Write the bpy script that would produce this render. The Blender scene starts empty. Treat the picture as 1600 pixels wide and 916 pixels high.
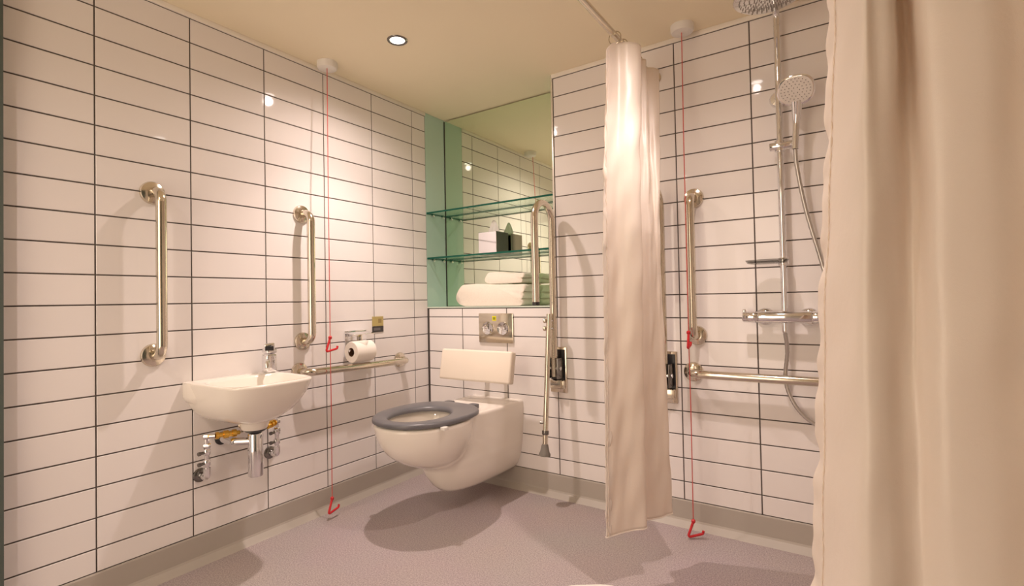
import bpy, bmesh, math, random
from mathutils import Vector, Matrix

random.seed(7)
S = bpy.context.scene
COL = S.collection
PI = math.pi

# ------------------------------------------------------------------ camera
cam_data = bpy.data.cameras.new('camera')
cam = bpy.data.objects.new('camera', cam_data)
COL.objects.link(cam)
_r = Vector((0.8268918, 0.5620446, -0.0188617))
_u = Vector((0.0257572, -0.0043469, 0.9996588))
_f = Vector((-0.5617708, 0.8270955, 0.0180711))
_m = Matrix((_r, _u, -_f)).transposed().to_4x4()
_m.translation = Vector((2.0643, -2.2506, 0.9755))
cam.matrix_world = _m
cam_data.sensor_fit = 'HORIZONTAL'
cam_data.sensor_width = 36.0
cam_data.lens = 17.9632
cam_data.shift_x = 0.00932
cam_data.shift_y = -0.00199
cam_data.clip_start = 0.02
S.camera = cam

# ------------------------------------------------------------------ world, exposure, lights
world = bpy.data.worlds.new('world')
S.world = world
world.use_nodes = True
world.node_tree.nodes['Background'].inputs[0].default_value = (1.0, 0.80, 0.60, 1)
world.node_tree.nodes['Background'].inputs[1].default_value = 2.7
S.view_settings.view_transform = 'Standard'
S.view_settings.look = 'None'
S.view_settings.gamma = 1.0
S.view_settings.exposure = 0.32
S.cycles.max_bounces = 14
S.cycles.diffuse_bounces = 8
S.cycles.glossy_bounces = 6
S.cycles.transmission_bounces = 8
S.cycles.transparent_max_bounces = 12
S.cycles.sample_clamp_indirect = 6.0

LAMP_COLOR = (1.0, 0.81, 0.73)
CEIL = 2.10
# x, y, watts of the wide spill, its cone angle (degrees), watts of the inner beam, its cone angle
LAMPS = [(0.487, -0.695, 20.0, 162, 37.0, 104),
         (1.685, -0.725, 11.0, 150, 25.0, 100),
         (0.870, -2.550, 30.0, 162, 0.0, 90)]

# ------------------------------------------------------------------ materials
def new_mat(name):
    m = bpy.data.materials.new(name)
    m.use_nodes = True
    nt = m.node_tree
    b = nt.nodes['Principled BSDF']
    return m, nt, b

def pbr(name, color, rough=0.5, metal=0.0, spec=0.5, coat=0.0, noise=0.0, nscale=30.0, bump=0.0, bscale=200.0):
    m, nt, b = new_mat(name)
    b.inputs['Base Color'].default_value = (*color, 1)
    b.inputs['Roughness'].default_value = rough
    b.inputs['Metallic'].default_value = metal
    b.inputs['Specular IOR Level'].default_value = spec
    if coat:
        b.inputs['Coat Weight'].default_value = coat
        b.inputs['Coat Roughness'].default_value = 0.04
    tc = nt.nodes.new('ShaderNodeTexCoord')
    if noise:
        n = nt.nodes.new('ShaderNodeTexNoise')
        n.inputs['Scale'].default_value = nscale
        n.inputs['Detail'].default_value = 4
        nt.links.new(tc.outputs['Object'], n.inputs['Vector'])
        mx = nt.nodes.new('ShaderNodeMix'); mx.data_type = 'RGBA'
        mx.inputs[6].default_value = (*[c * (1 - noise) for c in color], 1)
        mx.inputs[7].default_value = (*[min(1, c * (1 + noise)) for c in color], 1)
        nt.links.new(n.outputs['Fac'], mx.inputs[0])
        nt.links.new(mx.outputs[2], b.inputs['Base Color'])
    if bump:
        n2 = nt.nodes.new('ShaderNodeTexNoise')
        n2.inputs['Scale'].default_value = bscale
        n2.inputs['Detail'].default_value = 3
        nt.links.new(tc.outputs['Object'], n2.inputs['Vector'])
        bp = nt.nodes.new('ShaderNodeBump')
        bp.inputs['Strength'].default_value = bump
        bp.inputs['Distance'].default_value = 0.002
        nt.links.new(n2.outputs['Fac'], bp.inputs['Height'])
        nt.links.new(bp.outputs['Normal'], b.inputs['Normal'])
    return m

M = {}
M['grout'] = pbr('grout', (0.095, 0.080, 0.072), 0.9, noise=0.2, nscale=60)
M['paint'] = pbr('white_paint', (0.74, 0.70, 0.64), 0.6, noise=0.02, nscale=3)
M['ceiling'] = pbr('ceiling_paint', (0.88, 0.79, 0.60), 0.75, noise=0.03, nscale=2.0)
M['bead'] = pbr('white_bead', (0.84, 0.80, 0.74), 0.4, noise=0.02)
M['skirting'] = pbr('vinyl_skirting', (0.42, 0.385, 0.345), 0.45, noise=0.05, nscale=8)
M['stainless'] = pbr('polished_stainless', (0.70, 0.64, 0.54), 0.16, 1.0, noise=0.05, nscale=12)
M['chrome'] = pbr('chrome', (0.82, 0.82, 0.84), 0.06, 1.0, noise=0.02)
M['dark_chrome'] = pbr('dark_metal', (0.22, 0.21, 0.20), 0.25, 1.0, noise=0.1)
M['brass'] = pbr('brass', (0.80, 0.50, 0.10), 0.25, 1.0, noise=0.15, nscale=60)
M['ceramic'] = pbr('white_ceramic', (0.87, 0.825, 0.76), 0.12, coat=0.5, noise=0.015, nscale=4)
M['water'] = pbr('bowl_water', (0.55, 0.52, 0.46), 0.03, noise=0.02)
M['seat'] = pbr('grey_seat_plastic', (0.135, 0.135, 0.15), 0.32, noise=0.06, nscale=20)
M['cream_vinyl'] = pbr('cream_vinyl', (0.84, 0.76, 0.66), 0.42, noise=0.02, nscale=6, bump=0.05, bscale=300)
M['white_plastic'] = pbr('white_plastic', (0.80, 0.78, 0.75), 0.35, noise=0.02)
M['black_plastic'] = pbr('black_plastic', (0.025, 0.025, 0.028), 0.35, noise=0.15)
M['grey_rubber'] = pbr('grey_rubber', (0.20, 0.185, 0.165), 0.7, noise=0.1)
M['red'] = pbr('red_plastic', (0.62, 0.02, 0.03), 0.35, noise=0.05)
M['red_cord'] = pbr('red_cord', (0.60, 0.10, 0.09), 0.7, noise=0.2, nscale=400)
M['towel'] = pbr('terry_towel', (0.84, 0.775, 0.68), 0.95, noise=0.07, nscale=160, bump=1.0, bscale=420)
M['paper'] = pbr('paper', (0.88, 0.83, 0.77), 0.9, noise=0.02, nscale=40, bump=0.1, bscale=300)
M['cardboard'] = pbr('brown_cardboard', (0.16, 0.085, 0.04), 0.9, noise=0.1)
M['teal_glass'] = pbr('teal_back_painted_glass', (0.46, 0.65, 0.58), 0.05, coat=1.0, noise=0.02, nscale=2)
M['sill_glass'] = pbr('pale_sill_glass', (0.62, 0.72, 0.63), 0.08, coat=0.5, noise=0.02)
M['hose'] = pbr('ribbed_hose_metal', (0.55, 0.53, 0.51), 0.28, 1.0, noise=0.05)
M['yellow'] = pbr('yellow_sticker', (0.80, 0.74, 0.02), 0.5, noise=0.03)
M['olive'] = pbr('olive_print', (0.30, 0.30, 0.01), 0.5, noise=0.05)
M['gold'] = pbr('brushed_gold_plate', (0.46, 0.37, 0.14), 0.4, noise=0.08, nscale=30)
M['gold_dark'] = pbr('dark_gold_print', (0.30, 0.22, 0.08), 0.45, noise=0.05)
M['charcoal'] = pbr('charcoal_plate', (0.05, 0.045, 0.045), 0.45, noise=0.1)
M['charcoal_print'] = pbr('grey_print', (0.14, 0.13, 0.135), 0.5, noise=0.05)
M['door_grey'] = pbr('grey_green_paint', (0.075, 0.095, 0.085), 0.5, noise=0.03)
M['silver_trim'] = pbr('silver_edge_trim', (0.86, 0.82, 0.76), 0.25, 0.6, noise=0.02)
M['spray'] = pbr('spray_face_plastic', (0.66, 0.61, 0.57), 0.3, noise=0.04)
M['nozzle'] = pbr('grey_nozzles', (0.30, 0.27, 0.25), 0.5, noise=0.05)

def tile_material():
    m, nt, b = new_mat('glazed_white_tile')
    oi = nt.nodes.new('ShaderNodeObjectInfo')
    mx = nt.nodes.new('ShaderNodeMix'); mx.data_type = 'RGBA'
    mx.inputs[6].default_value = (0.815, 0.785, 0.780, 1)
    mx.inputs[7].default_value = (0.835, 0.803, 0.798, 1)
    nt.links.new(oi.outputs['Random'], mx.inputs[0])
    nt.links.new(mx.outputs[2], b.inputs['Base Color'])
    b.inputs['Roughness'].default_value = 0.05
    b.inputs['Specular IOR Level'].default_value = 0.45
    tc = nt.nodes.new('ShaderNodeTexCoord')
    n = nt.nodes.new('ShaderNodeTexNoise')
    n.inputs['Scale'].default_value = 9
    nt.links.new(tc.outputs['Object'], n.inputs['Vector'])
    bp = nt.nodes.new('ShaderNodeBump')
    bp.inputs['Strength'].default_value = 0.06
    bp.inputs['Distance'].default_value = 0.002
    nt.links.new(n.outputs['Fac'], bp.inputs['Height'])
    nt.links.new(bp.outputs['Normal'], b.inputs['Normal'])
    return m
M['tile'] = tile_material()

def floor_material():
    m, nt, b = new_mat('speckled_safety_vinyl')
    tc = nt.nodes.new('ShaderNodeTexCoord')
    n = nt.nodes.new('ShaderNodeTexNoise'); n.inputs['Scale'].default_value = 210; n.inputs['Detail'].default_value = 6
    n.inputs['Roughness'].default_value = 0.7
    n2 = nt.nodes.new('ShaderNodeTexNoise'); n2.inputs['Scale'].default_value = 3
    nt.links.new(tc.outputs['Object'], n.inputs['Vector'])
    nt.links.new(tc.outputs['Object'], n2.inputs['Vector'])
    cr = nt.nodes.new('ShaderNodeValToRGB')
    cr.color_ramp.elements[0].position = 0.36; cr.color_ramp.elements[0].color = (0.265, 0.226, 0.230, 1)
    cr.color_ramp.elements[1].position = 0.64; cr.color_ramp.elements[1].color = (0.580, 0.505, 0.510, 1)
    nt.links.new(n.outputs['Fac'], cr.inputs[0])
    mx = nt.nodes.new('ShaderNodeMix'); mx.data_type = 'RGBA'; mx.blend_type = 'MULTIPLY'
    mx.inputs[0].default_value = 0.12
    nt.links.new(cr.outputs[0], mx.inputs[6]); nt.links.new(n2.outputs['Color'], mx.inputs[7])
    nt.links.new(mx.outputs[2], b.inputs['Base Color'])
    b.inputs['Roughness'].default_value = 0.55
    b.inputs['Specular IOR Level'].default_value = 0.3
    return m
M['floor'] = floor_material()

def mirror_material():
    m, nt, b = new_mat('silvered_mirror')
    b.inputs['Base Color'].default_value = (0.80, 0.895, 0.735, 1)
    b.inputs['Metallic'].default_value = 1.0
    b.inputs['Roughness'].default_value = 0.006
    return m
M['mirror'] = mirror_material()

def clear_material(name, tint, gloss=0.10, rough=0.02):
    m = bpy.data.materials.new(name); m.use_nodes = True
    nt = m.node_tree; nt.nodes.clear()
    out = nt.nodes.new('ShaderNodeOutputMaterial')
    tr = nt.nodes.new('ShaderNodeBsdfTransparent'); tr.inputs[0].default_value = (*tint, 1)
    gl = nt.nodes.new('ShaderNodeBsdfGlossy'); gl.inputs['Roughness'].default_value = rough
    lw = nt.nodes.new('ShaderNodeLayerWeight'); lw.inputs[0].default_value = 0.5
    pw = nt.nodes.new('ShaderNodeMath'); pw.operation = 'POWER'; pw.inputs[1].default_value = 4.0
    fr = nt.nodes.new('ShaderNodeMath'); fr.operation = 'MULTIPLY_ADD'; fr.inputs[1].default_value = 0.35; fr.inputs[2].default_value = 0.04
    nt.links.new(lw.outputs['Facing'], pw.inputs[0]); nt.links.new(pw.outputs[0], fr.inputs[0])
    mx = nt.nodes.new('ShaderNodeMixShader')
    nt.links.new(fr.outputs[0], mx.inputs[0]); nt.links.new(tr.outputs[0], mx.inputs[1]); nt.links.new(gl.outputs[0], mx.inputs[2])
    nt.links.new(mx.outputs[0], out.inputs[0])
    return m
M['glass'] = clear_material('clear_shelf_glass', (0.90, 0.965, 0.92))
M['acrylic'] = clear_material('clear_acrylic', (0.62, 0.62, 0.61))

def glass_edge_material():
    m, nt, b = new_mat('green_glass_edge')
    b.inputs['Base Color'].default_value = (0.008, 0.095, 0.065, 1)
    b.inputs['Roughness'].default_value = 0.25
    b.inputs['Specular IOR Level'].default_value = 0.25
    return m
M['glass_edge'] = glass_edge_material()

def cloth_material(name, color, transl=0.35, tcol=None):
    m = bpy.data.materials.new(name); m.use_nodes = True
    nt = m.node_tree; nt.nodes.clear()
    out = nt.nodes.new('ShaderNodeOutputMaterial')
    tc = nt.nodes.new('ShaderNodeTexCoord')
    n = nt.nodes.new('ShaderNodeTexNoise'); n.inputs['Scale'].default_value = 14; n.inputs['Detail'].default_value = 5
    nt.links.new(tc.outputs['Object'], n.inputs['Vector'])
    w = nt.nodes.new('ShaderNodeTexNoise'); w.inputs['Scale'].default_value = 700
    nt.links.new(tc.outputs['Object'], w.inputs['Vector'])
    bp = nt.nodes.new('ShaderNodeBump'); bp.inputs['Strength'].default_value = 0.35; bp.inputs['Distance'].default_value = 0.006
    nt.links.new(n.outputs['Fac'], bp.inputs['Height'])
    bp2 = nt.nodes.new('ShaderNodeBump'); bp2.inputs['Strength'].default_value = 0.15; bp2.inputs['Distance'].default_value = 0.001
    nt.links.new(w.outputs['Fac'], bp2.inputs['Height']); nt.links.new(bp.outputs['Normal'], bp2.inputs['Normal'])
    mc = nt.nodes.new('ShaderNodeMix'); mc.data_type = 'RGBA'
    mc.inputs[6].default_value = (*[c * 0.97 for c in color], 1); mc.inputs[7].default_value = (*color, 1)
    nt.links.new(n.outputs['Fac'], mc.inputs[0])
    d = nt.nodes.new('ShaderNodeBsdfDiffuse'); nt.links.new(mc.outputs[2], d.inputs[0]); nt.links.new(bp2.outputs['Normal'], d.inputs['Normal'])
    t = nt.nodes.new('ShaderNodeBsdfTranslucent'); t.inputs[0].default_value = (*(tcol or color), 1); nt.links.new(bp2.outputs['Normal'], t.inputs['Normal'])
    g = nt.nodes.new('ShaderNodeBsdfGlossy'); g.inputs['Roughness'].default_value = 0.38; nt.links.new(bp2.outputs['Normal'], g.inputs['Normal'])
    m1 = nt.nodes.new('ShaderNodeMixShader'); m1.inputs[0].default_value = transl
    nt.links.new(d.outputs[0], m1.inputs[1]); nt.links.new(t.outputs[0], m1.inputs[2])
    m2 = nt.nodes.new('ShaderNodeMixShader'); m2.inputs[0].default_value = 0.06
    nt.links.new(m1.outputs[0], m2.inputs[1]); nt.links.new(g.outputs[0], m2.inputs[2])
    nt.links.new(m2.outputs[0], out.inputs[0])
    return m
M['curtain'] = cloth_material('cream_curtain_cloth', (0.95, 0.91, 0.855), 0.25, (0.86, 0.62, 0.34))
M['tissue'] = cloth_material('tissue_paper', (0.86, 0.85, 0.82), 0.3)

def lens_material():
    m, nt, b = new_mat('lamp_lens')
    b.inputs['Base Color'].default_value = (0.9, 0.9, 0.9, 1)
    b.inputs['Emission Color'].default_value = (1.0, 0.93, 0.88, 1)
    b.inputs['Emission Strength'].default_value = 14.0
    return m
M['lens'] = lens_material()

# ------------------------------------------------------------------ mesh builder
class MB:
    def __init__(self):
        self.v = []; self.f = []; self.mi = []
    def add(self, verts, faces, mi=0):
        o = len(self.v)
        self.v += [tuple(p) for p in verts]
        for fc in faces:
            self.f.append(tuple(i + o for i in fc)); self.mi.append(mi)
        return self
    def box(self, x0, x1, y0, y1, z0, z1, bev=0.0, seg=2, mi=0):
        bm = bmesh.new()
        r = bmesh.ops.create_cube(bm, size=1.0)
        for v in bm.verts:
            v.co = Vector(((x0 + x1) / 2 + v.co.x * (x1 - x0), (y0 + y1) / 2 + v.co.y * (y1 - y0), (z0 + z1) / 2 + v.co.z * (z1 - z0)))
        if bev:
            bmesh.ops.bevel(bm, geom=list(bm.edges), offset=bev, segments=seg, profile=0.5, affect='EDGES')
        self._take(bm, mi)
        return self
    def _take(self, bm, mi=0, mat=None):
        bm.verts.index_update()
        vs = [v.co.copy() for v in bm.verts]
        if mat is not None: vs = [mat @ p for p in vs]
        self.add(vs, [[v.index for v in f.verts] for f in bm.faces], mi)
        bm.free()
    def obox(self, center, size, mat3, bev=0.0, seg=2, mi=0):
        bm = bmesh.new(); bmesh.ops.create_cube(bm, size=1.0)
        for v in bm.verts: v.co = Vector((v.co.x * size[0], v.co.y * size[1], v.co.z * size[2]))
        if bev: bmesh.ops.bevel(bm, geom=list(bm.edges), offset=bev, segments=seg, profile=0.5, affect='EDGES')
        m = mat3.to_4x4(); m.translation = Vector(center)
        self._take(bm, mi, m)
        return self
    def loft(self, rings, closed=True, cap0=True, cap1=True, mi=0):
        n = len(rings[0]); vs = [p for r in rings for p in r]; fs = []
        for k in range(len(rings) - 1):
            for i in range(n if closed else n - 1):
                j = (i + 1) % n
                fs.append((k * n + i, k * n + j, (k + 1) * n + j, (k + 1) * n + i))
        if cap0: fs.append(tuple(range(n - 1, -1, -1)))
        if cap1: fs.append(tuple((len(rings) - 1) * n + i for i in range(n)))
        return self.add(vs, fs, mi)
    def tube(self, pts, rad, seg=14, caps=True, mi=0):
        pts = [Vector(p) for p in pts]
        rr = rad if isinstance(rad, (list, tuple)) else [rad] * len(pts)
        rings = []; up = None
        for i, p in enumerate(pts):
            if i == 0: t = pts[1] - p
            elif i == len(pts) - 1: t = p - pts[i - 1]
            else: t = (pts[i + 1] - p).normalized() + (p - pts[i - 1]).normalized()
            t = t.normalized()
            if up is None:
                up = Vector((0, 0, 1)) if abs(t.z) < 0.9 else Vector((1, 0, 0))
            a = t.cross(up)
            if a.length < 1e-5:
                up = Vector((1, 0, 0)) if abs(t.x) < 0.9 else Vector((0, 1, 0)); a = t.cross(up)
            a.normalize(); b = a.cross(t).normalized(); up = b
            rings.append([p + rr[i] * (math.cos(2 * PI * k / seg) * a + math.sin(2 * PI * k / seg) * b) for k in range(seg)])
        return self.loft(rings, True, caps, caps, mi)
    def lathe(self, profile, origin, axis, seg=24, mi=0, cap0=True, cap1=True):
        """profile: (radius, height along axis)"""
        ax = Vector(axis).normalized(); o = Vector(origin)
        a = ax.orthogonal().normalized(); b = ax.cross(a)
        rings = [[o + ax * h + max(r, 1e-5) * (math.cos(2 * PI * k / seg) * a + math.sin(2 * PI * k / seg) * b) for k in range(seg)] for r, h in profile]
        return self.loft(rings, True, cap0, cap1, mi)
    def prism(self, outline, axis, d0, d1, mi=0):
        """outline of 2d points, extruded along axis 'x','y' or 'z'"""
        def P(p, d):
            return (d, p[0], p[1]) if axis == 'x' else (p[0], d, p[1]) if axis == 'y' else (p[0], p[1], d)
        return self.loft([[P(p, d0) for p in outline], [P(p, d1) for p in outline]], True, True, True, mi)
    def mesh(self, name, off=(0, 0, 0)):
        me = bpy.data.meshes.new(name)
        o = Vector(off)
        me.from_pydata([tuple(Vector(p) - o) for p in self.v], [], self.f)
        me.polygons.foreach_set('material_index', self.mi)
        bm = bmesh.new(); bm.from_mesh(me)
        bmesh.ops.recalc_face_normals(bm, faces=list(bm.faces)); bm.to_mesh(me); bm.free()
        me.update()
        return me

def fillet(pts, rad, n=7):
    pts = [Vector(p) for p in pts]; out = [pts[0]]
    for i in range(1, len(pts) - 1):
        a, p, b = pts[i - 1], pts[i], pts[i + 1]
        u = (a - p).normalized(); v = (b - p).normalized()
        ang = u.angle(v); d = rad / math.tan(ang / 2)
        d = min(d, (a - p).length * 0.49 if i > 1 else (a - p).length * 0.95, (b - p).length * 0.49 if i < len(pts) - 2 else (b - p).length * 0.95)
        rr = d * math.tan(ang / 2)
        c = p + (u + v).normalized() * (rr / math.sin(ang / 2))
        s, e = p + u * d - c, p + v * d - c
        tot = s.angle(e); ax = s.cross(e).normalized()
        for k in range(n + 1):
            out.append(c + Matrix.Rotation(tot * k / n, 3, ax) @ s)
    out.append(pts[-1]); return out

def spline(pts, n=10):
    P = [Vector(p) for p in pts]; P = [2 * P[0] - P[1]] + P + [2 * P[-1] - P[-2]]
    out = []
    for i in range(1, len(P) - 2):
        for k in range(n):
            t = k / n; a, b, c, d = P[i - 1], P[i], P[i + 1], P[i + 2]
            out.append(0.5 * ((2 * b) + (c - a) * t + (2 * a - 5 * b + 4 * c - d) * t * t + (3 * b - a - 3 * c + d) * t ** 3))
    out.append(P[-2]); return out

# ------------------------------------------------------------------ object helpers
def thing(name, label, cat, loc, group=None):
    o = bpy.data.objects.new(name, None); COL.objects.link(o)
    o.location = loc; o.empty_display_size = 0.05
    o['label'] = label; o['category'] = cat
    if group: o['group'] = group
    return o

def base_of(p):
    while p.parent: p = p.parent
    return Vector(p.location)

def obj(name, mb, mat, parent=None, smooth=True, sub=0, label=None, kind=None, angle=40):
    off = base_of(parent) if parent else Vector((0, 0, 0))
    me = mb.mesh(name, off)
    for mm in (mat if isinstance(mat, (list, tuple)) else [mat]): me.materials.append(M[mm])
    o = bpy.data.objects.new(name, me); COL.objects.link(o)
    if parent: o.parent = parent
    if smooth:
        me.polygons.foreach_set('use_smooth', [True] * len(me.polygons))
        me.set_sharp_from_angle(angle=math.radians(angle))
    if sub:
        md = o.modifiers.new('sub', 'SUBSURF'); md.levels = sub; md.render_levels = sub
    if label: o['label'] = label
    if kind: o['kind'] = kind
    return o

def tag(o, label, cat, group=None):
    o['label'] = label; o['category'] = cat
    if group: o['group'] = group
    return o

def dup(root, loc, label, skip=()):
    r = root.copy(); COL.objects.link(r); r.location = loc; r['label'] = label
    for ch in list(root.children):
        if ch.name.split('.')[0] in skip: continue
        c = ch.copy(); COL.objects.link(c); c.parent = r
        for g in list(ch.children):
            d = g.copy(); COL.objects.link(d); d.parent = c
    return r

# ------------------------------------------------------------------ room shell
XR, YF = 2.50, -3.45          # right wall, front wall
NICHE_X, NICHE_D, SILL = 0.857, 0.180, 0.944
TILE_T = 0.007                # tiles lie in front of the grout plane

fl = obj('floor', MB().box(-0.10, XR + 0.1, YF - 0.1, 0.30, -0.08, 0.0), 'floor', smooth=False, kind='structure')
ce = obj('ceiling', MB().box(-0.10, XR + 0.1, YF - 0.1, 0.30, CEIL, CEIL + 0.08), 'ceiling', smooth=False, kind='structure')
wl = obj('wall_left', MB().box(-0.10, -0.0025, YF, 0.0, 0, CEIL), 'grout', smooth=False, kind='structure')
wb_mb = MB()
wb_mb.box(-0.10, NICHE_X, 0.0025, 0.20, 0, SILL - 0.008)
wb_mb.box(NICHE_X, XR, 0.0025, 0.20, 0, CEIL)
wb_mb.box(-0.10, NICHE_X + 0.02, 0.20, 0.28, 0, CEIL)
wb = obj('wall_back', wb_mb, 'grout', smooth=False, kind='structure')
wr = obj('wall_right', MB().box(XR, XR + 0.1, YF, 0.0, 0, CEIL), 'paint', smooth=False, kind='structure')
# unseen opening in the front wall, added and sized for warm world fill
wf_mb = MB().box(-0.1, 0.20, YF - 0.1, YF, 0, CEIL).box(1.55, XR + 0.1, YF - 0.1, YF, 0, CEIL).box(0.20, 1.55, YF - 0.1, YF, 2.03, CEIL)
wf = obj('wall_front', wf_mb, 'paint', smooth=False, kind='structure')

def tile_mesh(w, h, axis, inward):
    """a glazed tile centred on its own origin, front face slightly chamfered"""
    j = 0.0023; c = 0.0012; t = TILE_T
    a, b = w / 2 - j, h / 2 - j
    prof = [(a, b, -t), (a, b, -c), (a - c, b - c, 0.0)]
    rings = []
    for (pa, pb, d) in prof:
        r = []
        for sa, sb in ((-1, -1), (1, -1), (1, 1), (-1, 1)):
            if axis == 'x': r.append((d * 1.0, sa * pa, sb * pb))
            else: r.append((sa * pa, -d, sb * pb))
        rings.append(r)
    mb = MB().loft(rings, True, False, True)
    me = mb.mesh('tile'); me.materials.append(M['tile'])
    return me

_tile_cache = {}
def put_tile(parent, axis, u0, u1, z0, z1, where):
    key = (axis, round(u1 - u0, 4), round(z1 - z0, 4))
    if key not in _tile_cache: _tile_cache[key] = tile_mesh(u1 - u0, z1 - z0, axis, 1)
    o = bpy.data.objects.new('tile', _tile_cache[key]); COL.objects.link(o); o.parent = parent
    o.location = (where, (u0 + u1) / 2, (z0 + z1) / 2) if axis == 'x' else ((u0 + u1) / 2, where, (z0 + z1) / 2)
    # minute unevenness of hand laid tiles
    if axis == 'x': o.rotation_euler = (0, random.gauss(0, 0.0015), random.gauss(0, 0.0010))
    else: o.rotation_euler = (random.gauss(0, 0.0015), 0, random.gauss(0, 0.0010))

rows = []
zt = 2.079
zz = 1.985
rows.append((zz, zt))
while zz - 0.1 > 0.11:
    rows.append((zz - 0.1, zz)); zz -= 0.1
rows.append((0.108, zz))

ya = [0.0, -0.1098] + [-(0.1098 + 0.29945 * k) for k in range(1, 6)] + [-1.838]
ya = [0.0, -0.1114, -0.4109, -0.7103, -1.0098, -1.3092, -1.6087, -1.838]
for k in range(len(ya) - 1):
    for (z0, z1) in rows: put_tile(wl, 'x', ya[k + 1], ya[k], z0, z1, 0.0)

xb = [0.009, 0.2597, 0.5592, 0.8586, 1.1581, 1.4575, 1.7570, 2.0565, 2.3559, 2.499]
for k in range(len(xb) - 1):
    for (z0, z1) in rows:
        if xb[k] < 0.85:
            if z0 >= SILL: continue
            z1 = min(z1, SILL - 0.010)
        put_tile(wb, 'y', xb[k] + (0.004 if k == 3 and z1 > SILL else 0), xb[k + 1], z0, z1, 0.0)

# ceiling beads
obj('trim_1', MB().box(-0.002, 0.006, -1.838, 0.0, 2.079, CEIL, 0.002), 'bead', kind='structure')
obj('trim_2', MB().box(NICHE_X, XR, -0.006, 0.002, 2.079, CEIL, 0.002), 'bead', kind='structure')
obj('trim_3', MB().box(NICHE_X - 0.006, NICHE_X + 0.0035, -0.0015, 0.004, SILL, CEIL - 0.002, 0.001), 'silver_trim', kind='structure')

# coved vinyl skirting: upright face, then a chamfered foot on the floor
def skirting(name, axis, a0, a1):
    prof = [(0.0, 0.0), (0.0, 0.108), (0.004, 0.108), (0.006, 0.104), (0.007, 0.030), (0.010, 0.0225), (0.029, 0.004), (0.034, 0.0)]
    mb = MB()
    if axis == 'x':   # runs along y on the left wall
        mb.prism([(p[1], p[0]) for p in prof], 'y', a0, a1)
        mb.v = [(p[2], p[1], p[0]) for p in mb.v]
    else:
        mb.prism(prof, 'x', a0, a1)
        mb.v = [(p[0], -p[1], p[2]) for p in mb.v]
    return obj(name, mb, 'skirting', smooth=False, kind='structure')
skirting('baseboard_left', 'x', -1.838, 0.0)
skirting('baseboard_back', 'y', 0.0, XR)

# doorway at the near end of the left wall
dr = MB()
dr.box(-0.10, 0.045, -1.935, -1.840, 0, CEIL)
d_o = obj('door_1', dr, 'door_grey', smooth=False, kind='structure')
leaf = MB().box(-0.045, 0.010, -2.80, -1.936, 0.005, 2.03, 0.003)
obj('door_leaf', leaf, 'door_grey', d_o, smooth=False)
obj('door_jamb', MB().box(-0.10, 0.045, -2.895, -2.801, 0, CEIL), 'door_grey', d_o, smooth=False)
hb = MB().lathe([(0.026, 0), (0.026, 0.008), (0.01, 0.010), (0.01, 0.05)], (0.010, -2.72, 1.0), (1, 0, 0)).tube(fillet([(0.055, -2.72, 1.0), (0.058, -2.72, 1.0), (0.058, -2.60, 1.0)], 0.004), 0.010)
obj('door_handle', hb, 'chrome', d_o)

d2 = obj('added_dark_door', MB().box(XR - 0.012, XR + 0.002, -3.00, -1.95, 0.004, 2.04, 0.002), 'door_grey', smooth=False, kind='structure')  # unseen dark door, added so the chrome tissue box reflects something dark
obj('door_handle', MB().lathe([(0.026, 0), (0.026, 0.008), (0.01, 0.010), (0.01, 0.05)], (XR - 0.012, -2.05, 1.0), (-1, 0, 0)).tube([(XR - 0.06, -2.045, 1.0), (XR - 0.06, -2.17, 1.0)], 0.010), 'chrome', d2)

# niche lining
obj('niche_side_panel', MB().box(-0.10, 0.0, 0.0005, NICHE_D, SILL, CEIL), 'teal_glass', wb, smooth=False, label='teal back-painted glass lining the left side of the niche')
obj('niche_sill', MB().box(0.0, NICHE_X - 0.006, -0.003, 0.20, SILL - 0.0075, SILL, 0.001), 'sill_glass', wb, smooth=False, label='pale green glass sill of the niche')
obj('niche_right_cheek', MB().box(NICHE_X - 0.006, NICHE_X, 0.004, 0.20, SILL, CEIL), 'teal_glass', wb, smooth=False)

# ------------------------------------------------------------------ downlights
def downlight(x, y, watts, cone, bw, bc, label):
    t = thing('recessed_downlight', label, 'light', (x, y, CEIL), 'ceiling downlights')
    mb = MB().lathe([(0.030, -0.0005), (0.033, -0.004), (0.040, -0.005), (0.043, -0.003), (0.044, 0.0)], (x, y, CEIL), (0, 0, 1), 32, cap0=False, cap1=False)
    obj('bezel', mb, 'dark_chrome', t)
    obj('lens', MB().lathe([(0.0001, -0.0016), (0.0295, -0.0016)], (x, y, CEIL), (0, 0, 1), 32, cap0=False, cap1=False), 'lens', t)
    for w_, c_, nm in ((watts, cone, 'lamp_spill'), (bw, bc, 'lamp_beam')):
        if not w_: continue
        ld = bpy.data.lights.new(nm, 'SPOT')
        ld.energy = w_; ld.color = LAMP_COLOR; ld.spot_size = math.radians(c_); ld.spot_blend = 0.9
        ld.shadow_soft_size = 0.020
        lo = bpy.data.objects.new(nm, ld); COL.objects.link(lo); lo.parent = t; lo.location = (0, 0, -0.035)
    return t
LL = ['bright round downlight in the ceiling above the toilet', 'downlight in the ceiling above the shower, reflected in the tiles by the shower rail',
      'downlight in the ceiling behind the camera near the door']
for spec_, lb in zip(LAMPS, LL): downlight(*spec_, lb)

# ------------------------------------------------------------------ mirror and niche contents
obj_m = obj('wall_mirror', MB().box(0.0015, NICHE_X - 0.0065, NICHE_D - 0.006, NICHE_D + 0.02, SILL + 0.001, CEIL - 0.008), 'mirror', smooth=False)
tag(obj_m, 'tall mirror covering the back of the niche above the toilet', 'mirror')

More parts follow.
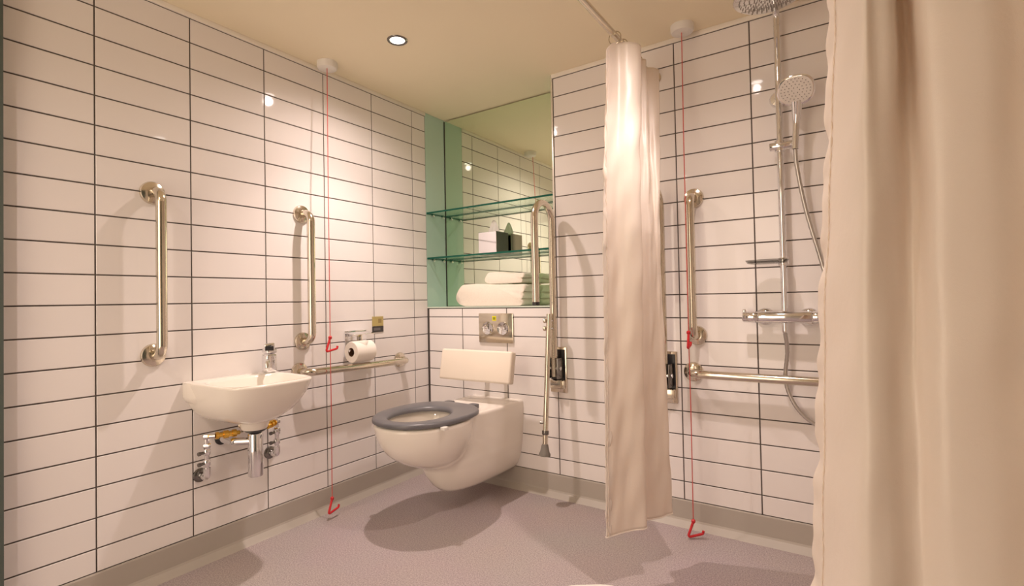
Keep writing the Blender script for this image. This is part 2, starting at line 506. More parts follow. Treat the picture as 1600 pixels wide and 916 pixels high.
def shelf(z, label):
    t = thing('glass_shelf', label, 'shelf', (0.43, 0.09, z), 'glass shelves in the niche')
    mb = MB()
    x0, x1, y0, y1, h = 0.002, NICHE_X - 0.0075, 0.000, NICHE_D - 0.008, 0.010
    vs = [(x0, y0, z), (x1, y0, z), (x1, y1, z), (x0, y1, z), (x0, y0, z + h), (x1, y0, z + h), (x1, y1, z + h), (x0, y1, z + h)]
    mb.add(vs, [(0, 3, 2, 1), (4, 5, 6, 7)], 0); mb.add(vs, [(0, 1, 5, 4), (1, 2, 6, 5), (2, 3, 7, 6), (3, 0, 4, 7)], 1)
    obj('shelf_pane', mb, ['glass', 'glass_edge'], t, smooth=False)
    for yy in (0.045, 0.135):
        for xx, d in ((0.0012, 1), (NICHE_X - 0.0072, -1)):
            obj('shelf_clip', MB().lathe([(0.0065, 0), (0.0065, 0.018), (0.004, 0.020)], (xx, yy, z - 0.0068), (d, 0, 0), 14), 'chrome', t)
    return t
shelf(1.494, 'empty upper glass shelf with a green edge in the niche')
shelf(1.226, 'lower glass shelf in the niche holding the tissue box')

obj('corner_joint', MB().box(0.0, 0.0035, NICHE_D - 0.010, NICHE_D - 0.0062, SILL + 0.001, CEIL - 0.008), 'black_plastic', wb, smooth=False)

# towels: folded stack with a rounded fold on the left and open layers on the right
def towel(x0, x1, z0, z1, y0, y1, layers, label, skew=0.0):
    h = z1 - z0; out = []
    lr = h * 0.5
    for k in range(15):      # rounded left fold, from bottom to top
        a = -PI / 2 - PI * k / 14
        out.append((x0 + lr * 1.1 + lr * 1.1 * math.cos(a) + 0.004 * math.sin(3 * a), z0 + lr + lr * math.sin(a)))
    for k in range(1, 6):    # top, slight sag
        s = k / 6; out.append((x0 + lr * 1.1 + (x1 - x0 - lr * 1.1) * s, z1 - 0.010 * s + 0.003 * math.sin(7 * s)))
    lh = (h - 0.010) / layers
    for l in range(layers):  # right end: one lobe for each folded layer
        zc = z1 - 0.010 - lh * (l + 0.5); xe = x1 - 0.012 + 0.010 * math.sin(2.3 * l + 1) + skew * l
        for k in range(7):
            a = PI / 2 - PI * k / 6
            out.append((xe + 0.016 * math.cos(a), zc + lh * 0.5 * math.sin(a)))
        if l < layers - 1: out.append((xe - 0.022, zc - lh * 0.5))
    for k in range(1, 6):
        s = k / 6; out.append((x1 - 0.03 - (x1 - 0.03 - x0 - lr * 1.1) * s, z0))
    cx, cz = (x0 + x1) / 2, (z0 + z1) / 2
    n = 12; rings = []
    for k in range(n + 1):
        s = k / n; y = y0 + (y1 - y0) * s
        e = min(s, 1 - s) * n
        sc = 1 - 0.09 * max(0, 1 - e / 1.6) ** 2
        w = 0.0015 * math.sin(5 * s + x0 * 9)
        rings.append([(cx + (p[0] - cx) * (1 - (1 - sc) * 0.25) + w, y, z0 + (p[1] - z0) * sc + w) for p in out])
    return rings

def add_towel(x0, x1, z0, z1, y0, y1, layers, label):
    t = thing('folded_towel', label, 'towel', ((x0 + x1) / 2, (y0 + y1) / 2, z0), 'towels on the niche sill')
    o = obj('folded_cloth', MB().loft(towel(x0, x1, z0, z1, y0, y1, layers, label)), 'towel', t, angle=75)
    return t
add_towel(0.205, 0.660, SILL + 0.0005, 1.068, 0.008, 0.150, 3, 'large cream folded towel lying on the niche sill')
add_towel(0.405, 0.650, 1.0672, 1.131, 0.020, 0.140, 2, 'small cream folded towel lying on top of the larger towel')

# chrome tissue box
t = thing('tissue_box', 'mirror-finish chrome cube tissue box on the lower glass shelf', 'tissue box', (0.42, 0.10, 1.2365))
X0, X1, Y0, Y1, Z0, Z1 = 0.352, 0.474, 0.040, 0.160, 1.2365, 1.356
obj('box_shell', MB().box(X0, X1, Y0, Y1, Z0, Z1, 0.0015, 1), 'chrome', t)
slot = []
for k in range(28):
    a = 2 * PI * k / 28; slot.append(((X0 + X1) / 2 + 0.040 * math.cos(a), (Y0 + Y1) / 2 + 0.016 * math.sin(a)))
obj('slot_rim', MB().prism(slot, 'z', Z1 - 0.0005, Z1 + 0.0012), 'black_plastic', t)
rg = []
for k in range(9):
    s = k / 8; r = []
    for i in range(20):
        a = 2 * PI * i / 20
        wx = 0.036 * (1 - s) ** 0.8 + 0.004 + 0.003 * math.sin(3 * a + 4 * s); wy = 0.012 * (1 - s) + 0.002
        r.append(((X0 + X1) / 2 + wx * math.cos(a) + 0.008 * s, (Y0 + Y1) / 2 + wy * math.sin(a) * (1 + 0.4 * math.sin(4 * a)), Z1 + 0.001 + 0.072 * s))
    rg.append(r)
obj('tissue', MB().loft(rg), 'tissue', t)

# ------------------------------------------------------------------ flush plate
t = thing('flush_plate', 'square chrome dual flush plate on the tiles above the backrest', 'flush plate', (0.493, 0.0, 0.83))
obj('plate', MB().box(0.382, 0.604, -0.012, 0.0, 0.748, 0.906, 0.004, 2), 'stainless', t)
for xc in (0.445, 0.543):
    obj('flush_button', MB().lathe([(0.036, 0.0), (0.036, 0.004), (0.033, 0.008), (0.022, 0.0055), (0.0, 0.0045)], (xc, -0.0118, 0.826), (0, -1, 0), 28), 'chrome', t)
st = obj('label_sticker', MB().box(0.474, 0.500, -0.0128, -0.0118, 0.866, 0.892), 'yellow', t, smooth=False, label='small yellow sticker')
obj('printed_mark', MB().box(0.479, 0.495, -0.0134, -0.0126, 0.872, 0.886), 'olive', st, smooth=False)

# ------------------------------------------------------------------ toilet
TX = 0.487
def lerp_table(tab, z):
    if z <= tab[0][0]: return tab[0][1:]
    for a, b in zip(tab, tab[1:]):
        if z <= b[0]:
            s = (z - a[0]) / (b[0] - a[0]); s = s * s * (3 - 2 * s) * 0.4 + s * 0.6
            return [p + (q - p) * s for p, q in zip(a[1:], b[1:])]
    return tab[-1][1:]
BLK = [(0.095, 0.085, 0.42), (0.105, 0.108, 0.455), (0.13, 0.126, 0.485), (0.18, 0.145, 0.525), (0.25, 0.157, 0.56), (0.33, 0.163, 0.575), (0.40, 0.165, 0.575), (0.47, 0.165, 0.57)]
BWL = [(0.225, 0.085, 0.085, 0.450), (0.24, 0.098, 0.10, 0.480), (0.25, 0.108, 0.113, 0.495), (0.265, 0.123, 0.134, 0.512), (0.28, 0.138, 0.155, 0.523), (0.30, 0.153, 0.178, 0.535), (0.33, 0.170, 0.201, 0.546), (0.37, 0.187, 0.221, 0.555), (0.41, 0.197, 0.231, 0.560), (0.445, 0.202, 0.236, 0.562), (0.47, 0.203, 0.237, 0.562)]
NS = 40
def toilet_ring(z, inset=0.0):
    hb_, fb = lerp_table(BLK, z); side = []
    ax = ay = yc = 0
    if z >= 0.225: ax, ay, yc = lerp_table(BWL, z)
    F = max(fb, yc + ay)
    for k in range(NS + 1):
        s = k / NS; y = F * (0.5 - 0.5 * math.cos(PI * s)) if s > 0.5 else F * (s * 1.0)
        y = F * (0.35 * (0.5 - 0.5 * math.cos(PI * s)) + 0.65 * math.sin(PI * s / 2))
        wb_ = hb_ * (1 - 0.16 * (y / fb) ** 2) * max(0.0, 1 - (y / fb) ** 5) ** (1 / 2.4) if y < fb else 0.0
        q = (y - yc) / ay if ay else 9
        wo = ax * max(0.0, 1 - q * q) ** 0.5 if abs(q) < 1 else 0.0
        w = (wb_ ** 14 + wo ** 14) ** (1 / 14)
        side.append((max(0, w - inset), max(0.0, y - (inset if k > NS * 0.6 else 0))))
    ring = [(TX + w, -y, z) for w, y in side] + [(TX - w, -y, z) for w, y in side[-2::-1]]
    return ring
t = thing('toilet', 'long white wall-hung toilet with a grey seat below the niche', 'toilet', (TX, 0.0, 0.0))
zs = [0.095, 0.098, 0.105, 0.115, 0.13, 0.15, 0.18, 0.21, 0.225, 0.235, 0.243, 0.25, 0.258, 0.267, 0.278, 0.29, 0.31, 0.33, 0.35, 0.37, 0.39, 0.41, 0.43, 0.440, 0.447]
rings = [toilet_ring(0.095, 0.018)] + [toilet_ring(z, 0.006 if z == 0.098 else 0) for z in zs[1:]] + [[(p[0], p[1], 0.4535) for p in toilet_ring(0.452, 0.0025)], [(p[0], p[1], 0.4575) for p in toilet_ring(0.452, 0.007)], [(p[0], p[1], 0.459) for p in toilet_ring(0.452, 0.014)]]
outer = rings[-1]
HC = (TX, -0.585)
def hole(sx, sy, z):
    r = []
    for p in outer:
        a = math.atan2((p[1] - HC[1]) / 1.15, p[0] - HC[0])
        r.append((HC[0] + sx * math.cos(a), HC[1] + sy * math.sin(a), z))
    return r
rings += [hole(0.148, 0.178, 0.459), hole(0.143, 0.173, 0.455), hole(0.135, 0.165, 0.42), hole(0.12, 0.15, 0.37), hole(0.09, 0.115, 0.32), hole(0.055, 0.075, 0.285), hole(0.02, 0.03, 0.275)]
pan = obj('pan', MB().loft(rings, True, True, True), 'ceramic', t, angle=60)
obj('water', MB().loft([hole(0.075, 0.098, 0.3045), hole(0.01, 0.012, 0.3046)], True, False, True), 'water', pan, smooth=False)

def seat_outline(n=96):
    out = []
    for k in range(n):
        a = 2 * PI * k / n; c, s = math.cos(a), math.sin(a)
        if s <= 0:  # front half
            x = 0.206 * abs(c) ** (2 / 2.1) * (1 if c >= 0 else -1); y = -0.560 - 0.242 * abs(s) ** (2 / 2.1)
        else:
            x = 0.206 * abs(c) ** (2 / 2.9) * (1 if c >= 0 else -1); y = -0.560 + 0.247 * abs(s) ** (2 / 2.9)
            x *= 1 - 0.17 * s ** 3
        out.append((x, y))
    return out
so = seat_outline()
si = [(0.122 * math.cos(2 * PI * k / 96), -0.592 + 0.150 * math.sin(2 * PI * k / 96)) for k in range(96)]
def off_o(d): return [(p[0] * (1 - d / 0.206), -0.56 + (p[1] + 0.56) * (1 - d / 0.242)) for p in so]
def off_i(d): return [(p[0] * (1 + d / 0.122), -0.592 + (p[1] + 0.592) * (1 + d / 0.150)) for p in si]
zb, zt_ = 0.4615, 0.4845
sr = []
for ring, z in ((off_o(0.008), zb), (off_o(0.001), zb + 0.004), (off_o(0), zb + 0.012), (off_o(0.002), zt_ - 0.005), (off_o(0.007), zt_ - 0.001), (off_o(0.013), zt_),
                (off_i(0.018), zt_), (off_i(0.010), zt_ - 0.002), (off_i(0.004), zt_ - 0.007), (off_i(0.0), zb + 0.006), (off_i(0.003), zb)):
    sr.append([(TX + p[0], p[1], z) for p in ring])
sr.append(sr[0])
seat = obj('seat', MB().loft(sr, True, False, False), 'seat', t, label='dark grey seat ring', angle=50)
for sx in (-0.075, 0.075):
    obj('seat_hinge', MB().box(TX + sx - 0.022, TX + sx + 0.022, -0.322, -0.285, 0.459, 0.483, 0.006), 'seat', t)
for sx in (-1, 1):
    obj('seat_buffer', MB().box(TX + sx * 0.195 - 0.010, TX + sx * 0.195 + 0.014 * (1 if sx > 0 else 1), -0.672, -0.645, 0.450, 0.4640, 0.003), 'white_plastic', t, label='white seat buffer')

# backrest on two arms
t = thing('backrest_cushion', 'cream padded backrest on the wall between toilet and flush plate', 'backrest', (TX, 0.0, 0.65))
tilt = Matrix.Rotation(math.radians(-11), 3, 'X')
obj('pad', MB().obox((TX, -0.178, 0.645), (0.445, 0.045, 0.158), tilt, 0.011, 4), 'cream_vinyl', t)
for sx in (-0.057, 0.057):
    a = MB().box(TX + sx - 0.014, TX + sx + 0.014, -0.165, -0.006, 0.636, 0.656, 0.003)
    obj('arm', a, 'stainless', t)
    obj('wall_bracket', MB().box(TX + sx - 0.020, TX + sx + 0.020, -0.008, 0.0, 0.605, 0.685, 0.002), 'stainless', t)

# ------------------------------------------------------------------ basin
BY = -1.163
BD = [(0.528, 0.060, 0.210), (0.535, 0.086, 0.236), (0.550, 0.118, 0.265), (0.575, 0.142, 0.293), (0.60, 0.157, 0.312), (0.63, 0.168, 0.331), (0.66, 0.175, 0.344), (0.685, 0.180, 0.352), (0.70, 0.180, 0.352)]
NB = 30
def basin_ring(z, inset=0.0):
    W, D = lerp_table(BD, z); W -= inset; D -= inset
    side = []
    for k in range(NB + 1):
        s = k / NB; v = D * (0.45 * (0.5 - 0.5 * math.cos(PI * s)) + 0.55 * math.sin(PI * s / 2))
        e = 3.6 + 6.5 * max(0.0, min(1.0, (z - 0.535) / 0.13))
        w = W * (1 - 0.05 * (v / D)) * max(0.0, 1 - (v / D) ** e) ** (1 / 2.6)
        side.append((v, w))
    # the slab against the wall stays wide below the rim
    return [(v, BY + w, z) for v, w in side] + [(v, BY - w, z) for v, w in side[-2::-1]]
t = thing('wash_basin', 'small white wall basin on the left wall with pipes below', 'basin', (0.0, BY, 0.60))
zs = [0.528, 0.535, 0.545, 0.555, 0.57, 0.585, 0.60, 0.615, 0.63, 0.645, 0.66, 0.672, 0.680, 0.686]
rings = [basin_ring(0.528, 0.012)] + [basin_ring(z) for z in zs] + [[(p[0], p[1], 0.690) for p in basin_ring(0.69, 0.003)], [(p[0], p[1], 0.692) for p in basin_ring(0.69, 0.009)]]
outer_b = rings[-1]
BC = (0.205, BY - 0.006)
def bhole(sx, sy, z, n=3.0, dx=0.0):
    r = []
    for p in outer_b:
        a = math.atan2((p[1] - BC[1]) / 1.18, p[0] - BC[0]); c, s = math.cos(a), math.sin(a)
        r.append((BC[0] + dx + sx * math.copysign(abs(c) ** (2 / n), c), BC[1] + sy * math.copysign(abs(s) ** (2 / n), s), z))
    return r
rings += [bhole(0.131, 0.157, 0.692, 4.5), bhole(0.127, 0.152, 0.687, 4.5), bhole(0.118, 0.141, 0.660, 3.6), bhole(0.098, 0.125, 0.62, 2.6), bhole(0.070, 0.085, 0.592, 2.3), bhole(0.03, 0.03, 0.585, 2.0), bhole(0.02, 0.02, 0.580, 2.0)]
bowl = obj('bowl', MB().loft(rings, True, True, True), 'ceramic', t, angle=60)
slab = MB()
o_s = [(BY - 0.181, 0.692), (BY + 0.181, 0.692), (BY + 0.181, 0.640), (BY + 0.170, 0.618), (BY + 0.115, 0.585), (BY - 0.115, 0.585), (BY - 0.170, 0.618), (BY - 0.181, 0.640)]
rs = []
for x, sc in ((0.0, 1.0), (0.030, 1.0), (0.052, 0.985), (0.075, 0.93)):
    rs.append([(x, BY + (p[0] - BY) * sc, 0.6905 + (p[1] - 0.692) * sc) for p in o_s])
obj('wall_flange', slab.loft(rs), 'ceramic', t, angle=50)
obj('drain', MB().lathe([(0.021, 0.0), (0.021, 0.004), (0.012, 0.005)], (BC[0], BC[1], 0.5815), (0, 0, 1)), 'chrome', bowl)
obj('outlet_boss', MB().lathe([(0.062, 0.545), (0.055, 0.530), (0.048, 0.508), (0.044, 0.502)], (0.165, BY, 0.0), (0, 0, 1), 28), 'ceramic', t)

# tap
TY = BY + 0.130; TXX = 0.055
t = thing('basin_tap', 'short chrome mixer tap on the right corner of the basin', 'tap', (TXX, TY, 0.692))
tb = MB().box(TXX - 0.024, TXX + 0.024, TY - 0.024, TY + 0.024, 0.692, 0.772, 0.012, 4)
obj('tap_body', tb, 'chrome', t)
obj('spout', MB().tube(fillet([(TXX + 0.005, TY - 0.01, 0.735), (TXX + 0.060, TY - 0.045, 0.745), (TXX + 0.066, TY - 0.049, 0.720)], 0.010), 0.0115, 16), 'chrome', t)
lv = MB().box(TXX - 0.022, TXX + 0.023, TY - 0.022, TY + 0.023, 0.773, 0.790, 0.006, 3)
lv.obox((TXX + 0.018, TY - 0.010, 0.802), (0.058, 0.040, 0.022), Matrix.Rotation(math.radians(-14), 3, 'Y') @ Matrix.Rotation(math.radians(-30), 3, 'Z'), 0.006, 3)
obj('lever', lv, 'chrome', t)
obj('lever_insert', MB().obox((TXX + 0.041, TY - 0.024, 0.7965), (0.006, 0.032, 0.019), Matrix.Rotation(math.radians(-30), 3, 'Z'), 0.001, 1), 'black_plastic', t)

# bottle trap
TRX, TRY = 0.150, BY + 0.012
t = thing('bottle_trap', 'chrome bottle trap hanging below the basin', 'waste trap', (TRX, TRY, 0.33))
obj('trap_body', MB().lathe([(0.020, 0.315), (0.026, 0.317), (0.0275, 0.322), (0.0275, 0.475), (0.025, 0.482), (0.020, 0.486), (0.020, 0.500)], (TRX, TRY, 0), (0, 0, 1), 28), 'chrome', t)
obj('trap_collar', MB().lathe([(0.034, 0.488), (0.041, 0.494), (0.042, 0.503)], (TRX, TRY, 0), (0, 0, 1), 28), 'black_plastic', t, label='black collar')
obj('waste_pipe', MB().tube(fillet([(TRX, TRY - 0.010, 0.452), (0.10, TRY - 0.055, 0.452), (0.0, TRY - 0.055, 0.452)], 0.03), 0.015, 18), 'chrome', t)
obj('wall_rosette', MB().lathe([(0.024, 0.0), (0.024, 0.006), (0.018, 0.010)], (0.0, TRY - 0.055, 0.452), (1, 0, 0), 24), 'black_plastic', t)

def supply(ytop0, ytop1, yv, zb_, side, label):
    """chrome riser with small valves and a brass connector reaching the basin"""
    t = thing('supply_pipe', label, 'pipe', (0.05, yv, zb_), 'pipes under the basin')
    z1 = 0.485
    xw = 0.055
    obj('riser', MB().tube(fillet([(xw, yv, zb_), (xw, yv, z1), (xw + 0.020, yv + side * 0.022, z1)], 0.010), 0.0085, 14), 'chrome', t)
    obj('elbow', MB().tube(fillet([(0.0, yv, zb_), (xw, yv, zb_), (xw, yv, zb_ + 0.035)], 0.012), 0.0125, 14), 'chrome', t)
    obj('rosette', MB().lathe([(0.026, 0), (0.026, 0.005), (0.019, 0.011), (0.0125, 0.012)], (0.0, yv, zb_), (1, 0, 0), 24), 'dark_chrome', t)
    for zz_ in (zb_ + 0.055, zb_ + 0.095):
        v = obj('isolating_valve', MB().lathe([(0.0115, -0.011), (0.0135, -0.008), (0.0135, 0.008), (0.0115, 0.011)], (xw, yv, zz_), (0, 0, 1), 8), 'chrome', t)
        obj('valve_screw', MB().lathe([(0.0055, 0.0), (0.0055, 0.026), (0.0075, 0.027), (0.0075, 0.034)], (xw, yv, zz_), (0.2, -1, 0), 10), 'dark_chrome', v)
    for zz_ in (z1 - 0.035, z1):
        obj('compression_nut', MB().lathe([(0.012, -0.009), (0.0145, -0.006), (0.0145, 0.006), (0.012, 0.009)], (xw, yv, zz_), (0, 0, 1), 6), 'chrome', t)
    a = Vector((xw + 0.020, yv + side * 0.022, z1)); b = Vector((xw + 0.040, ytop1, z1 - 0.002))
    d = b - a; L = d.length; dn = d.normalized()
    prof = [(0.0135, 0), (0.0135, L * .12), (0.0095, L * .14), (0.0095, L * .3), (0.015, L * .32), (0.015, L * .52), (0.0105, L * .54), (0.0105, L * .66), (0.014, L * .68), (0.014, L * .85), (0.008, L * .88), (0.008, L)]
    obj('brass_connector', MB().lathe(prof, a, dn, 14), 'brass', t, label='brass tap connector')
    obj('tap_tail', MB().tube(fillet([b, b + dn * 0.02, Vector((0.085, b.y * 0.8 + BY * 0.2, 0.505)), Vector((0.085, b.y * 0.7 + BY * 0.3, 0.5265))], 0.010), 0.005, 10), 'stainless', t)
supply(0, -1.182, -1.286, 0.332, 1, 'chrome and brass supply pipe left of the bottle trap')
supply(0, -1.075, -1.003, 0.345, -1, 'chrome and brass supply pipe right of the bottle trap')

# ------------------------------------------------------------------ grab rails
def grab_rail(p0, p1, normal, label, r=0.0172, stand=0.072):
    p0 = Vector(p0); p1 = Vector(p1); n = Vector(normal)
    t = thing('grab_rail', label, 'grab rail', tuple((p0 + p1) / 2), 'polished steel grab rails')
    obj('tube', MB().tube(fillet([p0 + n * 0.004, p0 + n * stand, p1 + n * stand, p1 + n * 0.004], 0.042, 9), r, 20), 'stainless', t)
    for p in (p0, p1):
        fobj = obj('rosette', MB().lathe([(0.041, 0.0), (0.041, 0.004), (0.038, 0.010), (0.028, 0.014), (r + 0.002, 0.016)], p, n, 32), 'stainless', t)
    return t
grab_rail((0, -1.441, 1.384), (0, -1.441, 0.803), (1, 0, 0), 'vertical steel grab rail left of the basin')
grab_rail((0, -0.838, 1.385), (0, -0.838, 0.806), (1, 0, 0), 'vertical steel grab rail between the basin and the toilet roll')
grab_rail((0, -0.857, 0.670), (0, -0.237, 0.658), (1, 0, 0), 'horizontal steel grab rail below the toilet roll')
grab_rail((1.527, 0, 1.393), (1.527, 0, 0.812), (0, -1, 0), 'vertical steel grab rail on the back wall behind the red cord')
grab_rail((1.509, 0, 0.657), (2.12, 0, 0.657), (0, -1, 0), 'horizontal steel grab rail under the shower mixer')

# hinged drop-down rails
def drop_rail(x, label):
    t = thing('hinged_support_rail', label, 'support rail', (x, 0.0, 0.62), 'folded up support rails')
    pl = MB().box(x - 0.045, x + 0.045, -0.010, 0.0, 0.516, 0.740, 0.003)
    p = obj('wall_plate', pl, 'stainless', t)
    obj('recess', MB().box(x - 0.038, x + 0.038, -0.0125, -0.009, 0.580, 0.728, 0.001, 1), 'black_plastic', p)
    obj('cover', MB().box(x - 0.040, x + 0.040, -0.030, -0.009, 0.535, 0.580, 0.006, 3), 'stainless', p)
    for s in (-1, 1):
        obj('hinge_cheek', MB().box(x + s * 0.027 - 0.004, x + s * 0.027 + 0.004, -0.075, -0.010, 0.590, 0.690, 0.003), 'dark_chrome', t)
    obj('hinge_pin', MB().lathe([(0.009, -0.036), (0.009, 0.036)], (x, -0.052, 0.640), (1, 0, 0), 14), 'chrome', t)
    r = 0.0168; zc = 1.352; ya_, yb_ = -0.050, -0.215; R = (ya_ - yb_) / 2
    pts = [(x, ya_, 0.60), (x, ya_, 0.8), (x, ya_, 1.1)] + [(x, ya_ - R + R * math.cos(PI * k / 18), zc + R * math.sin(PI * k / 18)) for k in range(19)] + [(x, yb_, 1.1), (x, yb_, 0.962)]
    obj('hoop_tube', MB().tube(pts, r, 20), 'stainless', t)
    obj('end_cap', MB().lathe([(0.0155, 0.948), (0.0172, 0.950), (0.0172, 0.964)], (x, yb_, 0), (0, 0, 1), 20), 'black_plastic', t, label='black end cap')
    a = Vector((x, -0.094, 0.905)); b = Vector((x - 0.004, -0.150, 0.290))
    lg = obj('support_leg', MB().tube([a, a.lerp(b, 0.5), b], 0.0128, 16), 'stainless', t)
    c = a.lerp(b, 0.905)
    obj('leg_collar', MB().lathe([(0.014, -0.010), (0.0165, -0.007), (0.0165, 0.007), (0.014, 0.010)], c, b - a, 18), 'dark_chrome', lg)
    d = a.lerp(b, 0.83)
    obj('leg_pin', MB().lathe([(0.007, 0.0), (0.007, 0.016)], d + Vector((-0.010, -0.004, 0)), (-1, -0.3, 0), 10), 'dark_chrome', lg)
    obj('rubber_foot', MB().lathe([(0.014, 0.0), (0.016, 0.006), (0.022, 0.036), (0.027, 0.044), (0.027, 0.054)], b + Vector((0, 0, 0.006)), b - a, 20), 'grey_rubber', lg)
    for zz_ in (0.872, 0.835):
        q = a.lerp(b, (0.905 - zz_) / 0.615)
        obj('clamp_knob', MB().lathe([(0.010, 0.0), (0.012, 0.006), (0.010, 0.014)], q + Vector((-0.010, -0.005, 0)), (-1, -0.25, 0), 14), 'stainless', lg)
        obj('clamp_link', MB().tube([q, (x, ya_, zz_)], 0.008, 10), 'chrome', lg)
    return t
r1 = drop_rail(0.867, 'hinged steel support rail folded up beside the niche, leg hanging down')
dup(r1, (1.398, 0.0, 0.62), 'hinged steel support rail folded up, half hidden behind the narrow curtain', skip=('support_leg',))

# ------------------------------------------------------------------ toilet roll and sign
t = thing('toilet_roll_holder', 'chrome toilet roll holder with a cover on the left wall', 'roll holder', (0.0, -0.545, 0.80))
obj('back_plate', MB().box(0.0, 0.008, -0.608, -0.472, 0.705, 0.838, 0.002), 'chrome', t)
fl_ = MB().obox((0.038, -0.540, 0.826), (0.068, 0.136, 0.004), Matrix.Rotation(math.radians(10), 3, 'Y'), 0.001, 1)
obj('cover_flap', fl_, 'chrome', t)
obj('spindle', MB().tube(fillet([(0.004, -0.478, 0.775), (0.064, -0.478, 0.775), (0.064, -0.490, 0.745), (0.064, -0.628, 0.745)], 0.008), 0.006, 12), 'chrome', t)
t = thing('toilet_roll', 'white toilet roll with a folded end on the chrome holder', 'toilet roll', (0.064, -0.555, 0.745))
n = 40
def ringx(r, y): return [(0.064 + r * math.cos(2 * PI * k / n), y, 0.737 + r * math.sin(2 * PI * k / n)) for k in range(n)]
obj('paper_roll', MB().loft([ringx(0.0215, -0.500), ringx(0.049, -0.500), ringx(0.051, -0.502), ringx(0.051, -0.615), ringx(0.049, -0.617), ringx(0.0215, -0.617)], True, False, False), 'paper', t)
obj('cardboard_core', MB().loft([ringx(0.0215, -0.616), ringx(0.0215, -0.501), ringx(0.0200, -0.501), ringx(0.0200, -0.616), ringx(0.0215, -0.616)], True, False, False), 'cardboard', t)
pts = []
for k in range(11):
    a = math.radians(95 - 62 * k / 10); w = 0.056 * (1 - k / 10)
    for s in (-1, 1): pts.append((0.064 + 0.0522 * math.cos(a), -0.5585 + s * w, 0.737 + 0.0522 * math.sin(a)))
mb = MB(); mb.add(pts, [(2 * k, 2 * k + 1, 2 * k + 3, 2 * k + 2) for k in range(10)])
o = obj('folded_end', mb, 'paper', t)
md = o.modifiers.new('thick', 'SOLIDIFY'); md.thickness = 0.0012

t = thing('wall_sign', 'small square gold and charcoal notice on the left wall beside the toilet roll', 'sign', (0.0, -0.390, 0.86))
obj('gold_panel', MB().box(0.0, 0.004, -0.428, -0.352, 0.851, 0.902, 0.0008, 1), 'gold', t, smooth=False)
g = obj('charcoal_panel', MB().box(0.0, 0.004, -0.428, -0.352, 0.820, 0.8505, 0.0008, 1), 'charcoal', t, smooth=False)
obj('pale_strip', MB().box(0.0035, 0.0046, -0.420, -0.375, 0.829, 0.842), 'charcoal_print', g, smooth=False)
obj('dark_print', MB().box(0.0035, 0.0046, -0.388, -0.366, 0.868, 0.890, 0.0004, 1), 'gold_dark', t, smooth=False)

# ------------------------------------------------------------------ emergency pull cords
def pull_cord(x, y, zmid, zlow, angs, label, bx, by):
    t = thing('emergency_pull_cord', label, 'pull cord', (x, y, CEIL), 'red emergency pull cords')
    obj('ceiling_switch', MB().lathe([(0.012, -0.036), (0.030, -0.035), (0.042, -0.030), (0.046, -0.022), (0.046, 0.0)], (bx, by, CEIL), (0, 0, 1), 32), 'white_plastic', t)
    obj('cord', MB().tube([(bx * 0.5 + x * 0.5, by * 0.5 + y * 0.5, CEIL - 0.030), (x, y, 1.6), (x, y, zmid), (x + 0.0015, y, 0.5), (x, y, zlow + 0.02)], 0.0019, 8), 'red_cord', t)
    for zz_, ang in ((zmid, angs[0]), (zlow, angs[1])):
        a = Vector((x, y, zz_ + 0.024))
        dd = Vector((math.cos(math.radians(ang)), math.sin(math.radians(ang)), 0))
        path = fillet([a, a - dd * 0.024 + Vector((0, 0, -0.062)), a + dd * 0.038 + Vector((0, 0, -0.052)), a + dd * 0.041 + Vector((0, 0, -0.040))], 0.006, 5)
        obj('pull_handle', MB().tube(path, 0.0050, 10).lathe([(0.004, -0.008), (0.0080, -0.003), (0.0080, 0.005), (0.004, 0.009)], a, (0, 0, 1), 12), 'red', t, label='red triangular pull handle')
    return t
pull_cord(0.104, -0.767, 0.795, 0.068, (92, 98), 'red pull cord hanging by the left wall beside the toilet roll', 0.075, -0.742)
pull_cord(1.520, -0.112, 0.805, 0.046, (94, 38), 'red pull cord hanging in front of the back wall in the shower', 1.518, -0.085)

# ------------------------------------------------------------------ shower
SX = 1.860
t = thing('shower_column', 'chrome shower column with thermostatic bar and overhead rose on the back wall', 'shower', (SX, 0.0, 0.89))
bar = obj('mixer_body', MB().lathe([(0.0225, 1.772), (0.0235, 1.776), (0.0235, 1.944), (0.0225, 1.948)], (0, -0.066, 0.892), (1, 0, 0), 28), 'chrome', t)
for s in (-1, 1):
    x0 = SX + s * 0.090
    h = MB().lathe([(0.0205, 0.0), (0.0215, 0.003), (0.0215, 0.050), (0.0185, 0.054)], (x0, -0.066, 0.892), (s, 0, 0), 24)
    h.box(min(x0 + s * 0.042, x0 + s * 0.054), max(x0 + s * 0.042, x0 + s * 0.054), -0.073, -0.060, 0.905, 0.922, 0.003)
    obj('control_handle', h, 'chrome', t)
for xc in (1.789, 1.937):
    obj('escutcheon', MB().lathe([(0.034, 0.0), (0.034, 0.006), (0.028, 0.014), (0.019, 0.018), (0.019, 0.050)], (xc, 0.0, 0.892), (0, -1, 0), 28), 'chrome', t)
obj('riser_rail', MB().tube([(SX, -0.056, 0.905), (SX, -0.056, 1.4), (SX, -0.056, 2.02)], 0.0115, 18), 'chrome', t)
obj('wall_stay', MB().lathe([(0.031, 0), (0.031, 0.012), (0.026, 0.020), (0.010, 0.022), (0.010, 0.05)], (SX - 0.006, 0.0, 1.735), (0, -1, 0), 24), 'chrome', t)
obj('rose_arm', MB().tube(fillet([(SX, -0.056, 2.00), (SX, -0.056, 2.055), (SX, -0.290, 2.055), (SX, -0.290, 2.020)], 0.03), 0.0115, 18), 'chrome', t)
HC3 = (SX, -0.290, 2.0)
hd = obj('overhead_rose', MB().lathe([(0.020, 0.024), (0.050, 0.018), (0.100, 0.012), (0.111, 0.006), (0.111, 0.001), (0.107, -0.002)], HC3, (0, 0, 1), 48), 'chrome', t)
